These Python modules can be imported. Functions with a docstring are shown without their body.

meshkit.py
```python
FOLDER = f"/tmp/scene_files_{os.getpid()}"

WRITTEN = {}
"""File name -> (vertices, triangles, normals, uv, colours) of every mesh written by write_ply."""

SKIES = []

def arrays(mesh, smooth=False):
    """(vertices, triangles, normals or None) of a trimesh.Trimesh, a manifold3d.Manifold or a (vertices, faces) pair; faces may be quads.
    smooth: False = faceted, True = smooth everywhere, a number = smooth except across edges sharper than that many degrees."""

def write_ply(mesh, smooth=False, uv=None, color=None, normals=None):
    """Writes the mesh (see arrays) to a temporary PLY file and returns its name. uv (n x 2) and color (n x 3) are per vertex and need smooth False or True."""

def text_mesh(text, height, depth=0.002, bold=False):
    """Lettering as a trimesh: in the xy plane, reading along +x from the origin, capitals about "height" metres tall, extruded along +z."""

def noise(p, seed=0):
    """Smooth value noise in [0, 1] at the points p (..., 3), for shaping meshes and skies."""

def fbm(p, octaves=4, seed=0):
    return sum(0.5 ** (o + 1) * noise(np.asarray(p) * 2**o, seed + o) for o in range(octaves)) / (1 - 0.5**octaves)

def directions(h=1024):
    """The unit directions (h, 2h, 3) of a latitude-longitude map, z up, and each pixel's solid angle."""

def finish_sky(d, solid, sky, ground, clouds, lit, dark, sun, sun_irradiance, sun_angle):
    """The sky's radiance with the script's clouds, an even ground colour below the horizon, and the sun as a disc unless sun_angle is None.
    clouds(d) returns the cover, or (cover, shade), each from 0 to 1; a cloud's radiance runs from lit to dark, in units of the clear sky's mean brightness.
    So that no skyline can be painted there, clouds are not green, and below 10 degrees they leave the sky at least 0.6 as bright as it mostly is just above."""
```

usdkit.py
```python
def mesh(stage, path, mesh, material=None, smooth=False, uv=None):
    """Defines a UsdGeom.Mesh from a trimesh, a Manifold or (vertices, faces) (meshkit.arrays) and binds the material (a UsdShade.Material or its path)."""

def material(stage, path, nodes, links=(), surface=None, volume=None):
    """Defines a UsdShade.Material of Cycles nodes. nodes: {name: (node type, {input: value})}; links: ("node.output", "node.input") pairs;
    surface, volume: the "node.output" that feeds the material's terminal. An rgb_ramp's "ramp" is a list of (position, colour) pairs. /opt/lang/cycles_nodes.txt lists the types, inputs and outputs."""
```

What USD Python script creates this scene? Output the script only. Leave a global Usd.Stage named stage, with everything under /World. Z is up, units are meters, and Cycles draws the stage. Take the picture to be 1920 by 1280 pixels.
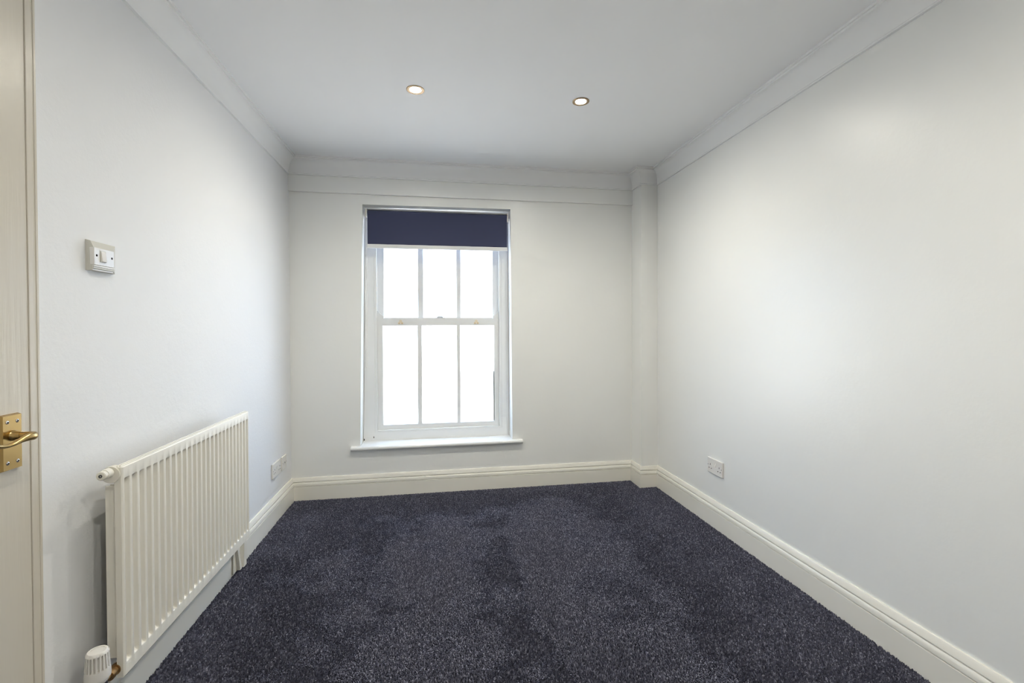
import math
import numpy as np, trimesh, shapely, manifold3d as m3
from shapely.geometry import Polygon, Point
from pxr import Usd, UsdGeom, UsdLux, UsdShade, Gf, Sdf
import usdkit, meshkit

stage = Usd.Stage.CreateInMemory()
UsdGeom.SetStageUpAxis(stage, "Z")
UsdGeom.SetStageMetersPerUnit(stage, 1.0)
UsdGeom.Xform.Define(stage, "/World")
UsdGeom.Scope.Define(stage, "/World/Looks")

# ------------------------------------------------------------------ camera, sky, sun, exposure
EXPOSURE = 0.02
SKY = 1.5
SKY_COLOUR = (0.64, 0.91, 1.38)
SUN = 7.8
LAMP = 1250.0          # the glowing face of each ceiling spotlight
BEAM = 750.0          # the beam of each ceiling spotlight
BEAM_HALF, BEAM_SOFT = 72.0, 0.9
F_PX, YAW, PITCH, ROLL, CY, EYE = 864.85, 9.4579, -0.6194, -0.245, 625.61, 1.19

cam = UsdGeom.Camera.Define(stage, "/World/camera")
ay, ap, ar = np.radians([YAW, PITCH, ROLL])
fw = np.array([math.sin(ay) * math.cos(ap), math.cos(ay) * math.cos(ap), math.sin(ap)])
r0 = np.array([math.cos(ay), -math.sin(ay), 0.0]); u0 = np.cross(r0, fw)
rt = math.cos(ar) * r0 + math.sin(ar) * u0
up = math.cos(ar) * u0 - math.sin(ar) * r0
M = np.eye(4); M[0, :3], M[1, :3], M[2, :3], M[3, :3] = rt, up, -fw, (0, 0, EYE)
cam.AddTransformOp().Set(Gf.Matrix4d(*M.ravel().tolist()))
cam.CreateHorizontalApertureAttr(36.0)
cam.CreateVerticalApertureAttr(24.0)
cam.CreateFocalLengthAttr(36.0 * F_PX / 1920)
cam.CreateVerticalApertureOffsetAttr(-(640 - CY) * 36.0 / 1920)
cam.CreateFStopAttr(0.0)
cam.CreateExposureAttr(EXPOSURE)
cam.CreateClippingRangeAttr(Gf.Vec2f(0.02, 1000))

dome = UsdLux.DomeLight.Define(stage, "/World/sky")
dome.CreateColorAttr(Gf.Vec3f(*SKY_COLOUR)); dome.CreateIntensityAttr(SKY)
sun = UsdLux.DistantLight.Define(stage, "/World/sun")
sun.CreateNormalizeAttr(True); sun.CreateAngleAttr(1.0); sun.CreateIntensityAttr(SUN); sun.CreateColorAttr(Gf.Vec3f(1.0, 0.97, 0.94))
sun.AddRotateXYZOp().Set(Gf.Vec3f(35, 0, 65))     # high, from the side and a little behind the house: none of it enters the window

# ------------------------------------------------------------------ dimensions of the room (metres)
XL, XR, D, YF = -0.9923, 1.6487, 3.4087, -1.0      # left, right, window wall, wall behind the camera
CZ = 2.373                                         # ceiling
PX, PD = 1.5181, 0.1727                            # boxed column in the corner
COVE_Z, COVE_P = 2.2565, 0.065                     # cornice
rng = np.random.default_rng(7)

# ------------------------------------------------------------------ materials
def mat(name, nodes, links=(), surface="p.BSDF"):
    return usdkit.material(stage, "/World/Looks/" + name, nodes, links, surface)

def paint(name, col, rough, spec=0.5, scale=0.0, strength=0.0, dist=0.001, stretch=None, coat=0.0):
    n = {"p": ("principled_bsdf", {"base_color": col, "roughness": rough, "specular_ior_level": spec, "coat_weight": coat, "coat_roughness": 0.12})}
    l = []
    if scale:
        n["g"] = ("texture_coordinate", {})
        n["m"] = ("mapping", {"scale": stretch or (1, 1, 1)})
        n["t"] = ("noise_texture", {"scale": scale, "detail": 3.0, "roughness": 0.55})
        n["b"] = ("bump", {"strength": strength, "distance": dist})
        l = [("g.object", "m.vector"), ("m.vector", "t.vector"), ("t.fac", "b.height"), ("b.normal", "p.normal")]
    return mat(name, n, l)

WALL = paint("wall_paint", (0.90, 0.90, 0.875), 0.36, 0.8, 55, 0.2, 0.002)
WALL_MATT = paint("wall_paint_matt", (0.83, 0.83, 0.835), 0.55, 0.2, 55, 0.35, 0.002)
CEIL = paint("ceiling_paint", (0.90, 0.90, 0.905), 0.8, 0.3, 40, 0.25, 0.001)
PLASTER = paint("cornice_paint", (0.89, 0.89, 0.885), 0.7, 0.3)
WOOD = paint("cream_gloss", (0.88, 0.85, 0.775), 0.28, 0.5, 14, 0.15, 0.001)
DOORPAINT = paint("door_gloss", (0.64, 0.59, 0.505), 0.33, 0.35, 60, 0.5, 0.0016, (1, 1, 0.06))
SASH = paint("sash_gloss", (0.84, 0.84, 0.83), 0.25, 0.5)
RAD = paint("radiator_enamel", (0.84, 0.80, 0.715), 0.30, 0.5)
PLASTIC = paint("white_plastic", (0.84, 0.81, 0.77), 0.25, 0.5)
OLDPLASTIC = paint("aged_plastic", (0.62, 0.60, 0.54), 0.4, 0.4)
CREAMPLASTIC = paint("cream_plastic", (0.82, 0.72, 0.55), 0.4, 0.5)
DARK = paint("dark_void", (0.03, 0.025, 0.022), 0.8, 0.2)
GASKET = paint("grey_gasket", (0.10, 0.10, 0.10), 0.6, 0.3)
GROUND = paint("pale_paving", (0.67, 0.62, 0.55), 0.9, 0.2, 1.5, 0.2, 0.01)
METALRAIL = paint("pale_rail", (0.62, 0.63, 0.64), 0.45, 0.4)
BRASS = mat("polished_brass", {"p": ("principled_bsdf", {"base_color": (0.50, 0.345, 0.14), "metallic": 1.0, "roughness": 0.27})})
BRASS2 = mat("tarnished_brass", {"p": ("principled_bsdf", {"base_color": (0.42, 0.27, 0.13), "metallic": 1.0, "roughness": 0.42})})
CHROME = mat("chrome", {"p": ("principled_bsdf", {"base_color": (0.80, 0.78, 0.78), "metallic": 1.0, "roughness": 0.15})})
BEZEL = mat("warm_nickel", {"p": ("principled_bsdf", {"base_color": (0.40, 0.30, 0.20), "metallic": 1.0, "roughness": 0.45})})
BULB = mat("lamp_glow", {"e": ("emission", {"color": (1.0, 0.965, 0.85), "strength": LAMP})}, (), "e.emission")
FABRIC = mat("navy_fabric", {"g": ("texture_coordinate", {}), "w": ("noise_texture", {"scale": 900, "detail": 1.0}),
    "r": ("rgb_ramp", {"ramp": [(0.3, (0.034, 0.041, 0.092)), (0.7, (0.050, 0.058, 0.125))]}),
    "b": ("bump", {"strength": 0.3, "distance": 0.0005}),
    "p": ("principled_bsdf", {"roughness": 0.7, "specular_ior_level": 0.4, "sheen_weight": 0.2})},
    [("g.object", "w.vector"), ("w.fac", "r.fac"), ("w.fac", "b.height"), ("r.color", "p.base_color"), ("b.normal", "p.normal")])
GLASS = mat("window_glass", {"t": ("transparent_bsdf", {"color": (0.97, 0.98, 0.97)}), "g": ("glossy_bsdf", {"color": (1, 1, 1), "roughness": 0.0}),
    "f": ("layer_weight", {"blend": 0.5}), "q": ("math", {"math_type": "power", "value2": 5.0}), "k": ("math", {"math_type": "multiply_add", "value2": 0.5, "value3": 0.03}), "m": ("mix_closure", {})},
    [("f.facing", "q.value1"), ("q.value", "k.value1"), ("k.value", "m.fac"), ("t.BSDF", "m.closure1"), ("g.BSDF", "m.closure2")], "m.closure")
PILE = mat("carpet_yarn", {"g": ("attribute", {"attribute": "tone"}), "r": ("rgb_ramp", {"ramp": [(0.0, (0.056, 0.0570, 0.079)), (0.5, (0.096, 0.0975, 0.133)), (0.85, (0.155, 0.157, 0.208)), (1.0, (0.31, 0.31, 0.38))]}),
    "p": ("diffuse_bsdf", {})},
    [("g.fac", "r.fac"), ("r.color", "p.color")])
BACKING = paint("carpet_backing", (0.06, 0.06, 0.075), 0.9, 0.2, 300, 0.6, 0.003)

# ------------------------------------------------------------------ helpers
used = set()
def path_for(name, parent):
    base = (parent.GetPath().pathString if parent else "/World") + "/" + name
    p, k = base, 0
    while p in used:
        k += 1; p = "%s_%03d" % (base, k)
    used.add(p); return p

def tag(o, label=None, cat=None, group=None, kind=None):
    for k, v in (("label", label), ("category", cat), ("group", group), ("kind", kind)):
        if v: o.SetCustomDataByKey(k, v)
    return o

def obj(name, mesh, material, parent=None, smooth=False, **kw):
    if isinstance(mesh, list): mesh = trimesh.util.concatenate(mesh)
    m = usdkit.mesh(stage, path_for(name, parent), mesh, material, smooth)
    return tag(m.GetPrim(), **kw)

def thing(name, loc=(0, 0, 0), **kw):
    x = UsdGeom.Xform.Define(stage, path_for(name, None)); x.AddTranslateOp().Set(Gf.Vec3d(*map(float, loc)))
    return tag(x.GetPrim(), **kw)

def box(x0, x1, y0, y1, z0, z1):
    b = trimesh.creation.box((abs(x1 - x0), abs(y1 - y0), abs(z1 - z0)))
    b.apply_translation(((x0 + x1) / 2, (y0 + y1) / 2, (z0 + z1) / 2)); return b

def rbox(x0, x1, y0, y1, z0, z1, r, n=2):
    """Box with rounded edges: hull of eight small spheres."""
    s = trimesh.creation.icosphere(n, r).vertices
    v = np.vstack([s + (x, y, z) for x in (x0 + r, x1 - r) for y in (y0 + r, y1 - r) for z in (z0 + r, z1 - r)])
    return trimesh.Trimesh(v).convex_hull

def hull(pts): return trimesh.Trimesh(np.asarray(pts, float)).convex_hull

def prism(poly, depth, axis, at):
    """Polygon extruded along an axis. axis 'x': polygon is (y, z); 'y': (x, z); 'z': (x, y). at = lower coordinate."""
    m = trimesh.creation.extrude_polygon(poly, depth, engine="earcut")
    v = m.vertices.copy()
    if axis == "z": w = v + (0, 0, at)
    elif axis == "y": w = np.stack([v[:, 0], v[:, 2] + at, v[:, 1]], 1)
    else: w = np.stack([v[:, 2] + at, v[:, 0], v[:, 1]], 1)
    m = trimesh.Trimesh(w, m.faces, process=False)
    if axis == "y": m.invert()
    return m

def rect(a0, a1, b0, b1): return Polygon([(a0, b0), (a1, b0), (a1, b1), (a0, b1)])

def lathe(profile, n=40, axis="z", at=(0, 0, 0)):
    """profile: (radius, height) pairs, closed on the axis or as a ring."""
    p = np.asarray(profile, float); k = len(p); a = np.arange(n) * 2 * np.pi / n
    v = np.stack([np.outer(np.cos(a), p[:, 0]), np.outer(np.sin(a), p[:, 0]), np.tile(p[:, 1], (n, 1))], -1).reshape(-1, 3)
    f = []
    for i in range(n):
        j = (i + 1) % n
        for q in range(k - 1):
            a_, b_, c_, d_ = i * k + q, j * k + q, j * k + q + 1, i * k + q + 1
            f += [(a_, b_, c_), (a_, c_, d_)]
    m = trimesh.Trimesh(v, f, process=False); m.merge_vertices(); m.update_faces(m.nondegenerate_faces()); m.fix_normals()
    if axis == "y": m.vertices = m.vertices[:, [1, 2, 0]]
    if axis == "x": m.vertices = m.vertices[:, [2, 0, 1]]
    m.apply_translation(at); return m

def sweep(path, sections, closed_ends=True):
    """path (n,3); sections: function i -> (m,3) ring already in space."""
    rings = [sections(i) for i in range(len(path))]; m_ = len(rings[0])
    v = np.vstack(rings); f = []
    for i in range(len(rings) - 1):
        for j in range(m_):
            a, b = i * m_ + j, i * m_ + (j + 1) % m_
            f += [(a, b, b + m_), (a, b + m_, a + m_)]
    if closed_ends:
        for base in (0, (len(rings) - 1) * m_):
            for j in range(1, m_ - 1): f.append((base, base + j, base + j + 1))
    m = trimesh.Trimesh(v, f, process=True); m.fix_normals(); return m

def run_profile(A, B, nA, nB, profile):
    """A moulding between plan points A and B; profile = closed list of (distance from wall, z); nA, nB mitre vectors."""
    A, B, nA, nB = (np.asarray(q, float) for q in (A, B, nA, nB))
    ra = [(*(A + nA * d), z) for d, z in profile]; rb = [(*(B + nB * d), z) for d, z in profile]
    k = len(profile); v = np.array(ra + rb); f = []
    for j in range(k):
        a, b = j, (j + 1) % k
        f += [(a, b, b + k), (a, b + k, a + k)]
    tri = trimesh.creation.triangulate_polygon(Polygon(profile), engine="earcut")
    near = np.argmin(np.linalg.norm(tri[0][:, None] - np.asarray(profile, float)[None], axis=2), axis=1); cap = near[tri[1]]
    f += [tuple(t) for t in cap] + [(t[2] + k, t[1] + k, t[0] + k) for t in cap]
    m = trimesh.Trimesh(v, f, process=False); m.fix_normals(); return m

def mitres(points):
    """Offset vectors at each point of a closed plan outline traversed with the room on the right."""
    P = np.asarray(points, float); n = len(P); out = []
    for i in range(n):
        d0 = P[i] - P[i - 1]; d1 = P[(i + 1) % n] - P[i]
        d0 /= np.linalg.norm(d0); d1 /= np.linalg.norm(d1)
        n0, n1 = np.array([d0[1], -d0[0]]), np.array([d1[1], -d1[0]])
        out.append((n0 + n1) / (1 + n0 @ n1))
    return P, out

# ------------------------------------------------------------------ room shell
T = 0.30
WIN = Polygon([(-0.530, 0.355), (0.568, 0.345), (0.560, 2.083), (-0.505, 2.076)])     # opening, slightly out of square
DOOR_Y0, DOOR_Y1, DOOR_Z = 0.46, 1.349, 2.10
BAND_Z, BAND_P = 2.146, 0.020

lights = [(-0.089, 2.338), (0.756, 2.324), (-0.089, 0.50), (0.756, 0.50)]
ceil_poly = rect(XL - 0.12, XR + 0.12, YF - 0.12, D + T)
for x, y in lights: ceil_poly = ceil_poly.difference(Point(x, y).buffer(0.036, 24))
obj("ceiling", [prism(ceil_poly, 0.05, "z", CZ), box(XL - 0.12, XR + 0.12, YF - 0.12, D + T, CZ + 0.075, CZ + 0.12)], CEIL, kind="structure", label="plain matt white ceiling with two recessed spotlights")
obj("floor", box(XL - 0.12, XR + 0.12, YF - 0.12, D + T, -0.12, -0.012), BACKING, kind="structure", label="level floor under the fitted carpet")
wl = rect(YF - 0.12, D + T, -0.012, CZ).difference(rect(DOOR_Y0, DOOR_Y1, -0.012, DOOR_Z))
obj("wall_left", prism(wl, 0.12, "x", XL - 0.12), WALL_MATT, kind="structure", label="white silk painted left wall with door, light switch and radiator")
obj("wall_right", box(XR, XR + 0.12, YF - 0.12, D + T, -0.012, CZ), WALL, kind="structure", label="bare white silk painted right wall with one double socket")
obj("wall_back", prism(rect(XL, XR, -0.012, CZ).difference(WIN), T, "y", D), WALL, kind="structure", label="white end wall around the sash window")
obj("wall_front", box(XL, XR, YF - 0.12, YF, -0.012, CZ), WALL, kind="structure", label="plain white wall opposite the window")
obj("wall_corner", box(PX, XR, D - PD, D, -0.012, CZ), WALL, kind="structure", label="narrow boxed column in the far right corner")
obj("trim_1", box(XL, PX, D - BAND_P, D, BAND_Z, CZ), WALL, kind="structure", label="flat boxed band below the cornice above the window")

outline = [(XL, YF), (XL, D), (PX, D), (PX, D - PD), (XR, D - PD), (XR, YF)]
cove_outline = [(XL, YF), (XL, D - BAND_P), (PX, D - BAND_P), (PX, D - PD), (XR, D - PD), (XR, YF)]
H_, P_ = CZ - COVE_Z, COVE_P
cove = [(0, 0), (0.011, 0), (0.012, 0.006), (0.008, 0.010), (0.010, 0.016)]
cove += [(0.010 + (P_ - 0.020) * (1 - math.cos(t)), 0.016 + (H_ - 0.036) * math.sin(t)) for t in np.linspace(0.08, math.pi / 2, 9)]
cove += [(P_ - 0.008, H_ - 0.019), (P_ - 0.008, H_ - 0.010), (P_, H_ - 0.010), (P_, H_), (0, H_)]
cove = [(d, COVE_Z + z) for d, z in cove]
P, N = mitres(cove_outline)
segs = ["left wall", "band above the window", "left side of the corner column", "front of the corner column", "right wall", "wall opposite the window"]
for i, where in enumerate(segs):
    j = (i + 1) % 6
    obj("trim_%d" % (i + 2), run_profile(P[i], P[j], N[i], N[j], cove), PLASTER, smooth=25, kind="structure", label="white coved plaster cornice along the " + where)

sk = [(0, 0.1585), (0.006, 0.1585), (0.009, 0.154), (0.0125, 0.142), (0.0150, 0.134), (0.0150, 0.1315), (0.0090, 0.1300), (0.0090, 0.1278),
      (0.0150, 0.1265), (0.0185, 0.121), (0.0200, 0.113), (0.0200, 0.1035), (0.0145, 0.1020), (0.0145, 0.0995), (0.0200, 0.0975), (0.0200, -0.012), (0, -0.012)]
P, N = mitres(outline)
right_vec = np.array([1.0, 0.0])
obj("baseboard_left", [run_profile((XL, DOOR_Y1 + 0.003), P[1], right_vec, N[1], sk), run_profile(P[0], (XL, DOOR_Y0 - 0.003), N[0], right_vec, sk)], WOOD, smooth=25, kind="structure", label="cream gloss moulded skirting board along the left wall")
for i, nm, where in ((1, "back", "under the window"), (2, "corner", "down the left side of the corner column"), (3, "corner", "across the front of the corner column"), (4, "right", "along the right wall"), (5, "front", "opposite the window")):
    obj("baseboard_" + nm, run_profile(P[i], P[(i + 1) % 6], N[i], N[(i + 1) % 6], sk), WOOD, smooth=25, kind="structure", label="cream gloss moulded skirting board " + where)

# ground outside
obj("ground", box(-60, 60, D + T, 90, -0.32, -0.22), GROUND, kind="structure", label="pale sunlit ground outside the window")

# ------------------------------------------------------------------ carpet
carpet = thing("carpet", (0, 0, 0), label="dark charcoal navy cut pile carpet fitted wall to wall", cat="carpet")
cx0, cx1, cy1 = XL + 0.0205, XR - 0.0205, D - 0.0205
base = rect(cx0, cx1, YF + 0.0205, cy1).difference(rect(PX - 0.0205, XR, D - PD - 0.0205, D))
obj("carpet_backing", prism(base, 0.004, "z", -0.0115), BACKING, carpet)

def pile():
    g = np.random.default_rng(11)
    s = 0.0046
    xs, ys = np.arange(cx0 + 0.002, cx1 - 0.001, s), np.arange(0.45, cy1 - 0.001, s)
    X, Y = np.meshgrid(xs, ys); X, Y = X.ravel(), Y.ravel()
    X = X + g.uniform(-.5, .5, X.shape) * s; Y = Y + g.uniform(-.5, .5, Y.shape) * s
    ok = (X > cx0 + 0.001) & (X < cx1 - 0.001) & (Y < cy1 - 0.001) & ~((X > PX - 0.023) & (Y > D - PD - 0.023))
    X, Y = X[ok], Y[ok]; n = len(X)
    pts = np.stack([X, Y, np.zeros(n)], 1)
    # which way the pile was last brushed: broad vacuum strokes, foot marks and a few odd patches
    lo = meshkit.fbm(pts * 2.6, 3, 5) - 0.5; mid = meshkit.fbm(pts * 9.0, 3, 9) - 0.5
    edge = 0.455 + 0.05 * np.sin(2.2 * Y) - 0.03 * (Y - 2)
    soft = lambda q, w=0.02: 1 / (1 + np.exp(-np.clip(q / w, -30, 30)))
    lean_y = 1.0 * lo + 1.1 * mid
    lean_y += 0.55 * soft(X - edge, 0.012) * soft(edge + 0.50 - X, 0.08) * soft(2.9 - Y, 0.1)
    lean_y -= 0.30 * soft(edge - X, 0.012) * soft(X - edge + 0.16, 0.05) * soft(2.3 - Y, 0.1)
    lean_y += 0.50 * soft(X + 0.90) * soft(-0.47 - X, 0.012) * soft(Y - 2.23, 0.012) * soft(2.56 - Y, 0.02)
    lean_y += 0.35 * soft(X + 0.35, 0.08) * soft(0.42 - X, 0.06) * soft(Y - 2.1, 0.1) * soft(3.05 - Y, 0.06)
    rim = np.minimum.reduce([X - cx0, cx1 - X, cy1 - Y])
    lean_y -= 1.0 * np.exp(-rim / 0.20) + 0.35 * soft(X - 1.10, 0.1) + 0.2 * soft(-0.55 - X, 0.1) * soft(2.0 - Y, 0.1)
    lean_y = -np.clip(1.4 * lean_y, -1.3, 1.3)
    h = g.uniform(0.0075, 0.0110, n)
    for dx, dy, rr in ((0.825, 1.84, 0.020), (0.79, 1.835, 0.014), (1.56, 1.868, 0.018), (1.52, 1.87, 0.016), (1.60, 1.864, 0.012)):
        h *= np.where((np.abs(X - dx) < rr) & (np.abs(Y - dy) < 0.008), 0.5, 1.0)
    tx = X + g.normal(0, 0.0016, n); ty = Y + g.normal(0, 0.0016, n) + 0.0075 * lean_y
    a0 = g.uniform(0, 2 * np.pi, n); r = g.uniform(0.0020, 0.0026, n); rt_ = g.uniform(0.0022, 0.0032, n)
    z0 = -0.0078
    V = np.zeros((n, 6, 3)); 
    for k in range(3):
        a = a0 + k * 2 * np.pi / 3; tw = a + 0.5
        V[:, k] = np.stack([X + r * np.cos(a), Y + r * np.sin(a), np.full(n, z0)], 1)
        V[:, 3 + k] = np.stack([tx + rt_ * np.cos(tw), ty + rt_ * np.sin(tw), np.minimum(z0 + h + g.normal(0, 0.0011, n) - 2.4 * lean_y * rt_ * np.sin(tw), 0.0055)], 1)
    F = np.array([(3, 4, 5), (0, 1, 4), (0, 4, 3), (1, 2, 5), (1, 5, 4), (2, 0, 3), (2, 3, 5)])
    f = (np.arange(n)[:, None, None] * 6 + F[None]).reshape(-1, 3)
    return V.reshape(-1, 3), f
pile_prim = obj("carpet_pile", pile(), PILE, carpet, kind="stuff")
from pxr import Vt
npile = len(UsdGeom.Mesh(pile_prim).GetPointsAttr().Get()) // 6
tone = np.repeat(np.random.default_rng(3).uniform(0, 1, npile), 6).astype(np.float32)
UsdGeom.PrimvarsAPI(pile_prim).CreatePrimvar("tone", Sdf.ValueTypeNames.FloatArray, "vertex").Set(Vt.FloatArray.FromNumpy(tone))

# ------------------------------------------------------------------ window
window = thing("window_1", kind="structure", label="white painted sash window with three panes in each sash")
YW = D + 0.140
win_in = WIN.buffer(-0.0015, join_style=2)
frame_hole = rect(-0.445, 0.510, 0.424, 2.050)
obj("frame", prism(win_in.difference(frame_hole), 0.120, "y", YW), SASH, window)
bead = rect(-0.4445, 0.5095, 0.4245, 2.0495).difference(rect(-0.428, 0.491, 0.436, 2.035))
obj("staff_bead", prism(bead, 0.024, "y", YW + 0.001), SASH, window)

def bar_poly(x0, x1, z0, z1, panes):
    p = rect(x0, x1, z0, z1)
    for a, b, c, d in panes: p = p.difference(rect(a, b, c, d))
    return p
def lip(panes, y, d):
    """Bevelled glazing beads round each pane opening, towards the room."""
    out = []
    for a, b, c, e in panes:
        w = 0.0045
        for q in ([(a, c), (b, c), (b - w, c + w), (a + w, c + w)], [(a, e), (b, e), (b - w, e - w), (a + w, e - w)],
                  [(a, c), (a, e), (a + w, e - w), (a + w, c + w)], [(b, c), (b, e), (b - w, e - w), (b - w, c + w)]):
            (p0, p1, p2, p3) = q
            out.append(hull([(p0[0], y, p0[1]), (p1[0], y, p1[1]), (p0[0], y + d, p0[1]), (p1[0], y + d, p1[1]), (p2[0], y + d, p2[1]), (p3[0], y + d, p3[1])]))
    return out
lowp = [(-0.388, -0.131, 0.470, 1.219), (-0.101, 0.166, 0.470, 1.219), (0.189, 0.454, 0.470, 1.219)]
upp = [(-0.383, -0.127, 1.278, 2.000), (-0.090, 0.167, 1.278, 2.000), (0.196, 0.450, 1.278, 2.000)]
YL, YU = YW + 0.027, YW + 0.068
horn = lambda s, x0, x1: Polygon([(x0, 1.26), (x1, 1.26), (x1, 1.292), (0.5 * (x0 + x1) + 0.002 * s, 1.305), (x0 + 0.003 * s, 1.330), (x0, 1.334)])
lo_poly = shapely.union_all([bar_poly(-0.4435, 0.5085, 0.4255, 1.272, lowp), horn(1, -0.4275, -0.382), horn(-1, 0.4905, 0.445)])
low = obj("lower_sash", [prism(lo_poly, 0.036, "y", YL)] + lip(lowp, YL + 0.006, 0.02), SASH, window)
for a, b, c, e in lowp: obj("pane", box(a, b, YL + 0.026, YL + 0.030, c, e), GLASS, low)
obj("sealant_strip", box(0.4490, 0.4508, YL + 0.004, YL + 0.0255, 0.475, 0.86), GASKET, low, label="dark perished sealant strip")
upo = obj("upper_sash", [prism(bar_poly(-0.440, 0.505, 1.225, 2.046, upp), 0.034, "y", YU)] + lip(upp, YU + 0.005, 0.02), SASH, window)
for a, b, c, e in upp: obj("pane", box(a, b, YU + 0.024, YU + 0.028, c, e), GLASS, upo)
for x in (-0.257, 0.315):
    tre = shapely.union_all([Point(x - 0.011, 1.236).buffer(0.009), Point(x + 0.011, 1.236).buffer(0.009), Point(x, 1.252).buffer(0.010), rect(x - 0.011, x + 0.011, 1.232, 1.25)])
    st = obj("sash_stop", prism(tre, 0.006, "y", YL - 0.006), CREAMPLASTIC, low, label="cream sash stop fixed to the meeting rail")
for x in (-0.268, -0.246, 0.304, 0.326):
    obj("stop_screw", lathe([(0, 0), (0.003, 0), (0.003, 0.0014), (0, 0.0020)], 12, "y", (x, YL - 0.0074, 1.236)), BRASS2, low)
fast = trimesh.util.concatenate([rbox(0.005, 0.075, YL + 0.004, YL + 0.030, 1.2718, 1.278, 0.0025), rbox(0.015, 0.060, YL + 0.010, YL + 0.024, 1.278, 1.288, 0.004)])
obj("sash_fastener", fast, METALRAIL, low, smooth=40, label="pale sash fastener on top of the meeting rail")
for x, z, w in ((-0.5235, 0.372, 0.008), (-0.455, 0.387, 0.006)):
    obj("nail_hole", prism(Polygon([(x - w / 2, z - 0.005), (x + w / 2, z - 0.006), (x + w / 3, z + 0.006), (x - w / 4, z + 0.009)]), 0.0012, "y", YW - 0.0011), DARK, window, label="small dark hole low on the frame")
# window board: runs into the opening, horns and rounded nose in front of the wall
board = [(D - 0.034 + 0.015 * (1 - math.sin(t)), 0.3465 - 0.0145 * math.cos(t)) for t in np.linspace(math.pi, 0, 9)]
nose = Polygon([(D - 0.0005, 0.361), *board, (D - 0.0005, 0.332)])
sill = [prism(nose, 1.233, "x", -0.591)]
sill.append(prism(Polygon([(-0.5275, D - 0.001), (0.5665, D - 0.001), (0.5665, YW), (-0.5275, YW)]), 0.006, "z", 0.3555))
obj("window_sill", sill, SASH, window, smooth=30, label="white window board with rounded nose")

# ------------------------------------------------------------------ roller blind inside the reveal
blind = thing("roller_blind", label="navy roller blind, mostly rolled up, with a white bottom bar", cat="blind")
YB = D + 0.050
obj("blind_roll", lathe([(0, -0.478), (0.019, -0.478), (0.019, 0.541), (0, 0.541)], 32, "x", (0, YB + 0.022, 2.036)), FABRIC, blind, smooth=40)
obj("top_rail", rbox(-0.482, 0.545, YB + 0.002, YB + 0.042, 2.0565, 2.0660, 0.003), METALRAIL, blind, label="thin pale top rail")
v = []
nz, nx = 8, 24
obj("blind_fabric", box(-0.477, 0.541, YB + 0.0005, YB + 0.002, 1.806, 2.047), FABRIC, blind)
obj("bottom_bar", rbox(-0.480, 0.545, YB - 0.004, YB + 0.008, 1.778, 1.8065, 0.003), SASH, blind, smooth=30, label="white bottom bar")
for x0, x1 in ((-0.4955, -0.4815), (0.5435, 0.5505)):
    obj("bracket", [rbox(x0, x1, YB - 0.002, YB + 0.046, 2.004, 2.0640, 0.004), rbox(x0 - 0.0006, x1, YB - 0.004, YB + 0.010, 1.998, 2.014, 0.003)], PLASTIC, blind, smooth=40)
beads = []
for x in (-0.4925, -0.4845):
    for k in range(182):
        s = trimesh.creation.icosphere(1, 0.0023); s.apply_translation((x + 0.0008 * math.sin(k * 0.05), YB + 0.004, 1.998 - k * 0.0059)); beads.append(s)
for k in range(7):
    s = trimesh.creation.icosphere(1, 0.0023); t = math.pi * k / 6; s.apply_translation((-0.4885 + 0.004 * math.cos(t), YB + 0.004, 0.923 - 0.006 * math.sin(t))); beads.append(s)
obj("bead_chain", beads, PLASTIC, blind, smooth=True, kind="stuff", label="white bead pull chain")

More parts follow.
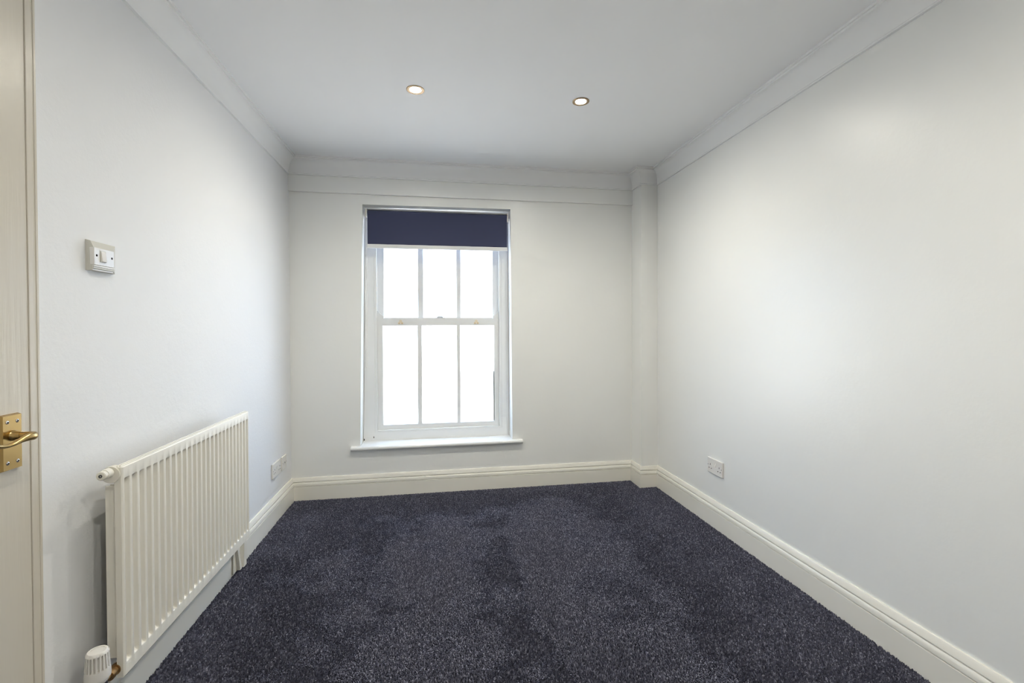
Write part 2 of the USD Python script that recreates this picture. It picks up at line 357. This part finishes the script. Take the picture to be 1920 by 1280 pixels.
# ------------------------------------------------------------------ door in the left wall
door = thing("door_1", kind="structure", label="cream painted door with brass lever handle beside the light switch")
LEAFX = XL + 0.0035
obj("door_leaf", box(LEAFX - 0.04, LEAFX, DOOR_Y0 + 0.034, 1.3160, -0.006, DOOR_Z - 0.034), DOORPAINT, door)
fr = rect(DOOR_Y0 + 0.001, DOOR_Y1 - 0.001, -0.010, DOOR_Z - 0.001).difference(rect(DOOR_Y0 + 0.032, 1.3170, -0.012, DOOR_Z - 0.032))
obj("door_frame", prism(fr, 0.10, "x", XL - 0.096), DOORPAINT, door)
obj("frame_bead", [rbox(XL - 0.004, XL + 0.0058, 1.3172, 1.3205, -0.008, DOOR_Z - 0.036, 0.0016), rbox(XL + 0.002, XL + 0.0058, 1.3400, 1.3475, -0.008, DOOR_Z - 0.003, 0.0018)], DOORPAINT, door, smooth=40)
HX = LEAFX
handle = obj("door_handle", hull([(HX, y, z) for y in (1.2310, 1.2840) for z in (0.8640, 0.9950)] + [(HX + 0.0095, y, z) for y in (1.2335, 1.2815) for z in (0.8665, 0.9925)]), BRASS, door, label="brass lever handle on a square plate")
obj("collar", lathe([(0, 0.0), (0.0125, 0.0), (0.0125, 0.004), (0.0100, 0.007), (0.0088, 0.012), (0.0080, 0.020), (0, 0.020)], 32, "x", (HX + 0.0085, 1.2565, 0.9455)), BRASS, handle, smooth=35)
# swan-neck lever: leaves the collar, turns at the rounded elbow and runs toward the hinge side with a dip
pts = np.array([(HX + 0.020, 1.2565, 0.9455), (HX + 0.036, 1.2565, 0.9450), (HX + 0.050, 1.2555, 0.9445), (HX + 0.0585, 1.250, 0.9445), (HX + 0.0615, 1.240, 0.9450), (HX + 0.062, 1.228, 0.9450),
                (HX + 0.0615, 1.212, 0.9425), (HX + 0.061, 1.195, 0.9385), (HX + 0.060, 1.178, 0.9370), (HX + 0.059, 1.160, 0.9400), (HX + 0.058, 1.142, 0.9455), (HX + 0.056, 1.124, 0.9480), (HX + 0.053, 1.112, 0.9480)])
rad = np.array([(0.0070, 0.0070), (0.0075, 0.0080), (0.0080, 0.0090), (0.0075, 0.0095), (0.0070, 0.0092), (0.0065, 0.0085), (0.0060, 0.0065), (0.0060, 0.0048), (0.0062, 0.0042), (0.0068, 0.0046), (0.0072, 0.0055), (0.0066, 0.0055), (0.003, 0.003)])
from scipy.interpolate import CubicSpline
tt = np.linspace(0, 1, len(pts)); cs, cr = CubicSpline(tt, pts), CubicSpline(tt, rad); t2 = np.linspace(0, 1, 60)
lp, lr, ld = cs(t2), np.maximum(cr(t2), 0.002), cs(t2, 1)
def ring(i):
    d = ld[i] / np.linalg.norm(ld[i]); side = np.cross(d, (0, 0, 1)); side /= np.linalg.norm(side); u = np.cross(side, d)
    a = np.arange(20) * 2 * np.pi / 20
    return lp[i] + np.outer(np.cos(a), side) * lr[i, 0] + np.outer(np.sin(a), u) * lr[i, 1]
for y in (1.2445, 1.2705):
    for z in (0.8825, 0.9775):
        obj("screw_slot", lathe([(0, 0.0), (0.0019, 0.0), (0.0019, 0.0006), (0, 0.0006)], 12, "x", (HX + 0.0109, y, z)), DARK, handle)
obj("lever", sweep(lp, ring), BRASS, handle, smooth=50)
for y in (1.2445, 1.2705):
    for z in (0.8825, 0.9775):
        obj("screw", [lathe([(0, 0), (0.0044, 0), (0.0044, 0.0005), (0.0034, 0.0014), (0.0015, 0.0018), (0, 0.0019)], 20, "x", (HX + 0.0093, y, z)), box(HX + 0.0108, HX + 0.0113, y - 0.0004, y + 0.0004, z - 0.0004, z + 0.0004)], CHROME, handle, smooth=35, label="chrome plate screw")

# ------------------------------------------------------------------ light switch
sw = thing("light_switch", (XL, 1.566, 1.365), label="white surface light switch with one rocker on the left wall", cat="light switch")
sy0, sy1 = -0.052, 0.056
def sh(pts): return hull([(x, y, z) for x, a, b, z in pts for y in (a, b)])
obj("back_box", sh([(0.0, sy0, sy1, 0.0), (0.0, sy0, sy1, 0.089), (0.010, sy0 + 0.001, sy1 - 0.001, 0.0), (0.012, sy0 + 0.002, sy1 - 0.002, 0.0855), (0.0185, sy0 + 0.004, sy1 - 0.018, 0.006), (0.0185, sy0 + 0.004, sy1 - 0.018, 0.067)]), OLDPLASTIC, sw)
obj("moulding", [rbox(0.004, 0.0205 - k * 0.0022, sy0 + 0.003, sy1 - 0.018, 0.0005 + 0.0052 * (2 - k), 0.0055 + 0.0052 * (2 - k), 0.0016) for k in range(3)], PLASTIC, sw, smooth=40)
fy0, fy1 = sy0 + 0.0015, sy1 - 0.022
obj("face_plate", rbox(0.008, 0.0215, fy0, fy1, 0.0165, 0.0670, 0.0015), PLASTIC, sw, smooth=40)
ry = -0.0155
obj("rocker_surround", box(0.0210, 0.0222, ry - 0.0125, ry + 0.0125, 0.0255, 0.0605), OLDPLASTIC, sw)
obj("rocker", hull([(0.0215, y, z) for y in (ry - 0.0095, ry + 0.0095) for z in (0.0275, 0.0585)] + [(x, y, z) for y in (ry - 0.0090, ry + 0.0090) for x, z in ((0.0275, 0.0285), (0.0245, 0.0440), (0.0235, 0.0575))]), PLASTIC, sw)
for y in (fy0 + 0.0105, fy1 - 0.010):
    obj("screw_hole", lathe([(0, 0), (0.0034, 0), (0.0034, 0.0006), (0, 0.0006)], 16, "x", (0.0213, y, 0.0440)), DARK, sw)

# ------------------------------------------------------------------ sockets
def socket(name, label, loc, flip, group=None):
    """Double socket, built in the plane: a along the wall, z up, out from the wall; flip = which way out points along x."""
    t = thing(name, loc, label=label, cat="socket", group=group)
    o = lambda d: d * flip
    def bx(d0, d1, a0, a1, z0, z1, r=0.0): 
        x0, x1 = sorted((o(d0), o(d1)))
        return rbox(x0, x1, a0, a1, z0, z1, r) if r else box(x0, x1, a0, a1, z0, z1)
    obj("face_plate", bx(0, 0.011, -0.073, 0.073, -0.045, 0.045, 0.003), PLASTIC, t, smooth=40)
    for s in (-1, 1):
        c = s * 0.044
        for a, z, w, h in ((c, 0.006, 0.0042, 0.0095), (c - 0.0112, -0.0165, 0.0075, 0.0050), (c + 0.0112, -0.0165, 0.0075, 0.0050)):
            obj("pin_slot", bx(0.0108, 0.0113, a - w / 2, a + w / 2, z - h / 2, z + h / 2), DARK, t)
        obj("rocker", hull([(o(0.0105), a, z) for a in (s * 0.0085 - 0.0045, s * 0.0085 + 0.0045) for z in (0.002, 0.022)] + [(o(d), a, z) for a in (s * 0.0085 - 0.004, s * 0.0085 + 0.004) for d, z in ((0.0155, 0.0035), (0.0122, 0.0205))]), PLASTIC, t)
        obj("screw", lathe([(0, -0.0003), (0.0026, -0.0003), (0.0026, 0.0003), (0, 0.0003)], 14, "x", (o(0.0111), s * 0.0655, 0.001)), DARK, t)
    return t
socket("double_socket", "white double power socket alone on the right wall", (XR, 2.5050, 0.3610), -1)
socket("double_socket", "white double power socket beyond the radiator on the left wall", (XL, 3.082, 0.3215), 1)
aer = thing("aerial_socket", (XL, 3.232, 0.318), label="small white single aerial socket in the far left corner", cat="socket")
obj("face_plate", rbox(0, 0.009, -0.045, 0.045, -0.045, 0.045, 0.003), PLASTIC, aer, smooth=40)
obj("outlet", lathe([(0.0028, 0), (0.0065, 0), (0.0065, 0.005), (0.0028, 0.005), (0.0028, 0)], 20, "x", (0.0088, 0.0, 0.0)), CHROME, aer, smooth=30)
obj("outlet_hole", lathe([(0, 0), (0.0030, 0), (0.0030, 0.0032), (0, 0.0032)], 16, "x", (0.0088, 0, 0)), DARK, aer)
for y in (-0.033, 0.033):
    obj("screw", lathe([(0, 0), (0.0026, 0), (0.0026, 0.0006), (0, 0.0006)], 14, "x", (0.0088, y, 0.0)), DARK, aer)

# ------------------------------------------------------------------ radiator
rad_t = thing("radiator", label="cream white ribbed panel radiator with thermostatic valve on the left wall", cat="radiator")
RX, RY0, RY1, RZ0, RZ1 = -0.890, 1.486, 2.400, 0.190, 0.798
NF = 26; pit = (RY1 - RY0 - 0.010) / NF
prof = [(0.0, 0.0), (0.14, 0.0), (0.18, 0.15), (0.25, 0.85), (0.32, 1.0), (0.68, 1.0), (0.75, 0.85), (0.82, 0.15), (0.86, 0.0)]
ys, dep = [RY0], [0.0]
for k in range(NF):
    for a, b in prof: ys.append(RY0 + 0.005 + (k + a) * pit); dep.append(b)
ys.append(RY1 - 0.005 - 0.0001); dep.append(0.0); ys.append(RY1); dep.append(0.0)
ys, dep = np.array(ys), np.array(dep)
rows = [(RZ0, 0), (RZ0 + 0.003, 0), (RZ0 + 0.036, 0), (RZ0 + 0.0385, .35), (RZ0 + 0.043, .85), (RZ0 + 0.048, 1), (RZ1 - 0.056, 1), (RZ1 - 0.044, .9), (RZ1 - 0.037, .4), (RZ1 - 0.034, 0), (RZ1 - 0.003, 0), (RZ1, 0)]
DEP = 0.0120
gv = np.array([(RX - DEP * d * w - (0.0025 if (z in (RZ0, RZ1)) else 0) - (0.0025 if (y in (RY0, RY1)) else 0), y, z) for z, w in rows for y, d in zip(ys, dep)])
ny = len(ys); nr = len(rows); gf = []
for i in range(nr - 1):
    for j in range(ny - 1):
        a = i * ny + j; gf += [(a, a + 1, a + ny + 1), (a, a + ny + 1, a + ny)]
front = trimesh.Trimesh(gv, gf, process=False)
shell = box(RX - 0.019, RX - 0.0115, RY0 + 0.0002, RY1 - 0.0002, RZ0 + 0.0002, RZ1 - 0.0002)
rim = [box(RX - 0.0116, RX - 0.0024, RY0 + 0.0002, RY0 + 0.004, RZ0 + 0.0002, RZ1 - 0.0002), box(RX - 0.0116, RX - 0.0024, RY1 - 0.004, RY1 - 0.0002, RZ0 + 0.0002, RZ1 - 0.0002),
       box(RX - 0.0116, RX - 0.0024, RY0 + 0.004, RY1 - 0.004, RZ1 - 0.004, RZ1 - 0.0002), box(RX - 0.0116, RX - 0.0024, RY0 + 0.004, RY1 - 0.004, RZ0 + 0.0002, RZ0 + 0.004)]
obj("front_panel", [front, shell] + rim, RAD, rad_t, smooth=35)
obj("top_seam", [rbox(RX - 0.0075, RX - 0.0045, RY0 + 0.003, RY1 - 0.003, RZ1 - 0.002, RZ1 + 0.0035, 0.0012), rbox(RX - 0.0150, RX - 0.0120, RY0 + 0.003, RY1 - 0.003, RZ1 - 0.002, RZ1 + 0.0045, 0.0012)], RAD, rad_t, smooth=40)
fins = []
fy = np.linspace(RY0 + 0.030, RY1 - 0.030, 52)
for i in range(len(fy) - 1):
    xa, xb = (RX - 0.0195, RX - 0.048)
    fins.append(box(xb, xa, fy[i] - 0.0004, fy[i] + 0.0004, 0.243, 0.7405))
    xx = xb if i % 2 else xa
    fins.append(box(xx - 0.0004, xx + 0.0004, fy[i], fy[i + 1], 0.243, 0.7405))
obj("convector_fins", fins, RAD, rad_t)
obj("convector_end", [rbox(RX - 0.0515, RX - 0.0192, RY0 + 0.0140, RY0 + 0.0165, 0.2400, 0.7420, 0.0008)], RAD, rad_t)
for y in (RY0 + 0.16, RY1 - 0.16):
    obj("wall_bracket", [box(XL + 0.002, RX - 0.019, y - 0.012, y + 0.012, 0.70, 0.73), box(XL + 0.002, RX - 0.019, y - 0.012, y + 0.012, 0.25, 0.28), box(XL + 0.002, XL + 0.005, y - 0.02, y + 0.02, 0.24, 0.74)], RAD, rad_t)
BX, BZ = -0.9170, 0.7860
bl = obj("bleed_valve", [lathe([(0, 0), (0.0235, 0), (0.0235, 0.020), (0.0215, 0.0245), (0, 0.0245)], 28, "y", (BX + 0.0005, RY0 - 0.004, BZ - 0.008)),
     lathe([(0, 0), (0.0105, 0), (0.0125, 0.002), (0.0125, 0.012), (0.0140, 0.0125), (0.0140, 0.032), (0, 0.032)], 28, "y", (BX, RY0 - 0.042, BZ))], RAD, rad_t, smooth=35, label="cream bleed valve and end plug")
obj("bleed_screw", lathe([(0.0020, 0), (0.0045, 0), (0.0045, -0.0016), (0.0020, -0.0016), (0.0020, 0)], 20, "y", (BX, RY0 - 0.0420, BZ)), GASKET, bl)
# thermostatic valve standing at the near lower end
VX, VY, VZ = -0.9215, 1.430, 0.2360
def cyl(r0, r1, z0, z1, n=48): return m3.Manifold.cylinder(z1 - z0, r0, r1, n).translate((0, 0, z0))
head = cyl(0.0285, 0.0290, 0.000, 0.006) + cyl(0.0290, 0.0285, 0.006, 0.020) + cyl(0.0285, 0.0250, 0.020, 0.071) + cyl(0.0250, 0.0215, 0.071, 0.0755)
core = cyl(0.0190, 0.0175, 0.010, 0.070)
cut = m3.Manifold()
for k in range(20):
    cut += m3.Manifold.cube((0.016, 0.0046, 0.040), True).translate((0.0285, 0, 0.047)).rotate((0, 0, k * 360 / 20))
head = head - cut - cyl(0.0205, 0.0185, 0.024, 0.066)
slit = cyl(0.0165, 0.0165, 0.0745, 0.0760) - cyl(0.0152, 0.0152, 0.0740, 0.0765) - m3.Manifold.cube((0.06, 0.06, 0.02), True).translate((0.0, -0.032, 0.075))
head = head - slit
def tm(m): 
    q = m.to_mesh(); return trimesh.Trimesh(q.vert_properties[:, :3], q.tri_verts, process=False)
valve = obj("thermostatic_valve", lathe([(0, -0.062), (0.0125, -0.062), (0.0125, -0.050), (0.0105, -0.049), (0.0105, -0.024), (0.0150, -0.0235), (0.0150, -0.0165), (0, -0.0165)], 32, "z", (VX, VY, VZ)), CHROME, rad_t, smooth=35, label="thermostatic valve with a white slotted head")
hm = tm(head); hm.apply_translation((VX, VY, VZ)); obj("valve_head", hm, PLASTIC, valve, smooth=35, label="white slotted valve head")
cm_ = tm(core); cm_.apply_translation((VX, VY, VZ)); obj("valve_core", cm_, DARK, valve, smooth=35)
obj("head_collar", lathe([(0, -0.012), (0.0200, -0.012), (0.0238, -0.009), (0.0248, 0.0005), (0, 0.0005)], 40, "z", (VX, VY, VZ)), PLASTIC, valve, smooth=35)
kn = [lathe([(0, -0.0240), (0.0185, -0.0240), (0.0195, -0.0225), (0.0195, -0.0135), (0.0185, -0.0120), (0, -0.0120)], 32, "z", (VX, VY, VZ))]
for k in range(24):
    a = k * 2 * math.pi / 24; b = box(-0.0012, 0.0012, -0.0012, 0.0012, -0.0228, -0.0132); b.apply_transform(trimesh.transformations.rotation_matrix(a, (0, 0, 1))); b.apply_translation((VX + 0.0197 * math.cos(a), VY + 0.0197 * math.sin(a), VZ)); kn.append(b)
obj("knurled_nut", kn, CHROME, valve, label="chrome knurled nut")
UZ = VZ - 0.0205; UX = VX + 0.008
obj("union", [lathe([(0, 0.0), (0.0090, 0.0), (0.0090, 0.016), (0.0135, 0.0165), (0.0145, 0.019), (0.0145, 0.028), (0.0135, 0.0305), (0.0115, 0.031), (0.0115, 0.041), (0.0150, 0.0415), (0.0150, 0.052), (0.0130, 0.058), (0.0100, 0.070), (0, 0.070)], 32, "y", (UX, VY + 0.012, UZ))], BRASS2, valve, smooth=35, label="tarnished brass pipe union")
obj("supply_pipe", lathe([(0, -0.2250), (0.0075, -0.2250), (0.0075, -0.060), (0, -0.060)], 24, "z", (VX, VY, VZ)), RAD, valve, smooth=35)
# tapered casing over the pipe that drops to the floor beyond the far end
obj("pipe_cover", [hull([(x, y, z) for x in (-0.9690, -0.9500) for y, z in ((2.392, 0.2100), (2.408, 0.2100), (2.440, 0.0125), (2.460, 0.0125))]),
                   hull([(x, y, z) for x in (-0.9690, -0.9440) for y, z in ((2.484, 0.2100), (2.506, 0.2100), (2.468, 0.0125), (2.500, 0.0125))]),
                   box(-0.9690, -0.9640, 2.400, 2.495, 0.0135, 0.205)], RAD, rad_t, label="cream tapered pipe cover below the far end")

# ------------------------------------------------------------------ recessed spotlights
def downlight(i, x, y):
    lab = ["small round recessed ceiling spotlight nearer the left wall", "small round recessed ceiling spotlight nearer the right wall",
           "round recessed ceiling spotlight by the door", "round recessed ceiling spotlight over the near right of the room"][i]
    t = thing("ceiling_spotlight", (x, y, CZ), label=lab, cat="spotlight", group="recessed ceiling spotlights")
    obj("bezel", lathe([(0.0440, -0.0002), (0.0437, -0.0026), (0.0410, -0.0042), (0.0310, -0.0036), (0.0282, -0.0020), (0.0268, 0.0020), (0.0275, 0.0060), (0.0335, 0.0060), (0.0348, -0.0002), (0.0440, -0.0002)], 48), BEZEL, t, smooth=40)
    b = UsdLux.SphereLight.Define(stage, t.GetPath().AppendChild("beam")); b.CreateRadiusAttr(0.020); b.CreateIntensityAttr(BEAM); b.CreateColorAttr(Gf.Vec3f(1.0, 0.965, 0.85))
    sh_ = UsdLux.ShapingAPI.Apply(b.GetPrim()); sh_.CreateShapingConeAngleAttr(BEAM_HALF); sh_.CreateShapingConeSoftnessAttr(BEAM_SOFT)
    b.AddTranslateOp().Set(Gf.Vec3d(0, 0, -0.022))
    obj("lamp", lathe([(0, 0.0010), (0.0150, 0.0014), (0.0225, 0.0026), (0.0262, 0.0046), (0.0262, 0.0140), (0, 0.0140)], 40), BULB, t, smooth=40)
for i, (x, y) in enumerate(lights): downlight(i, x, y)
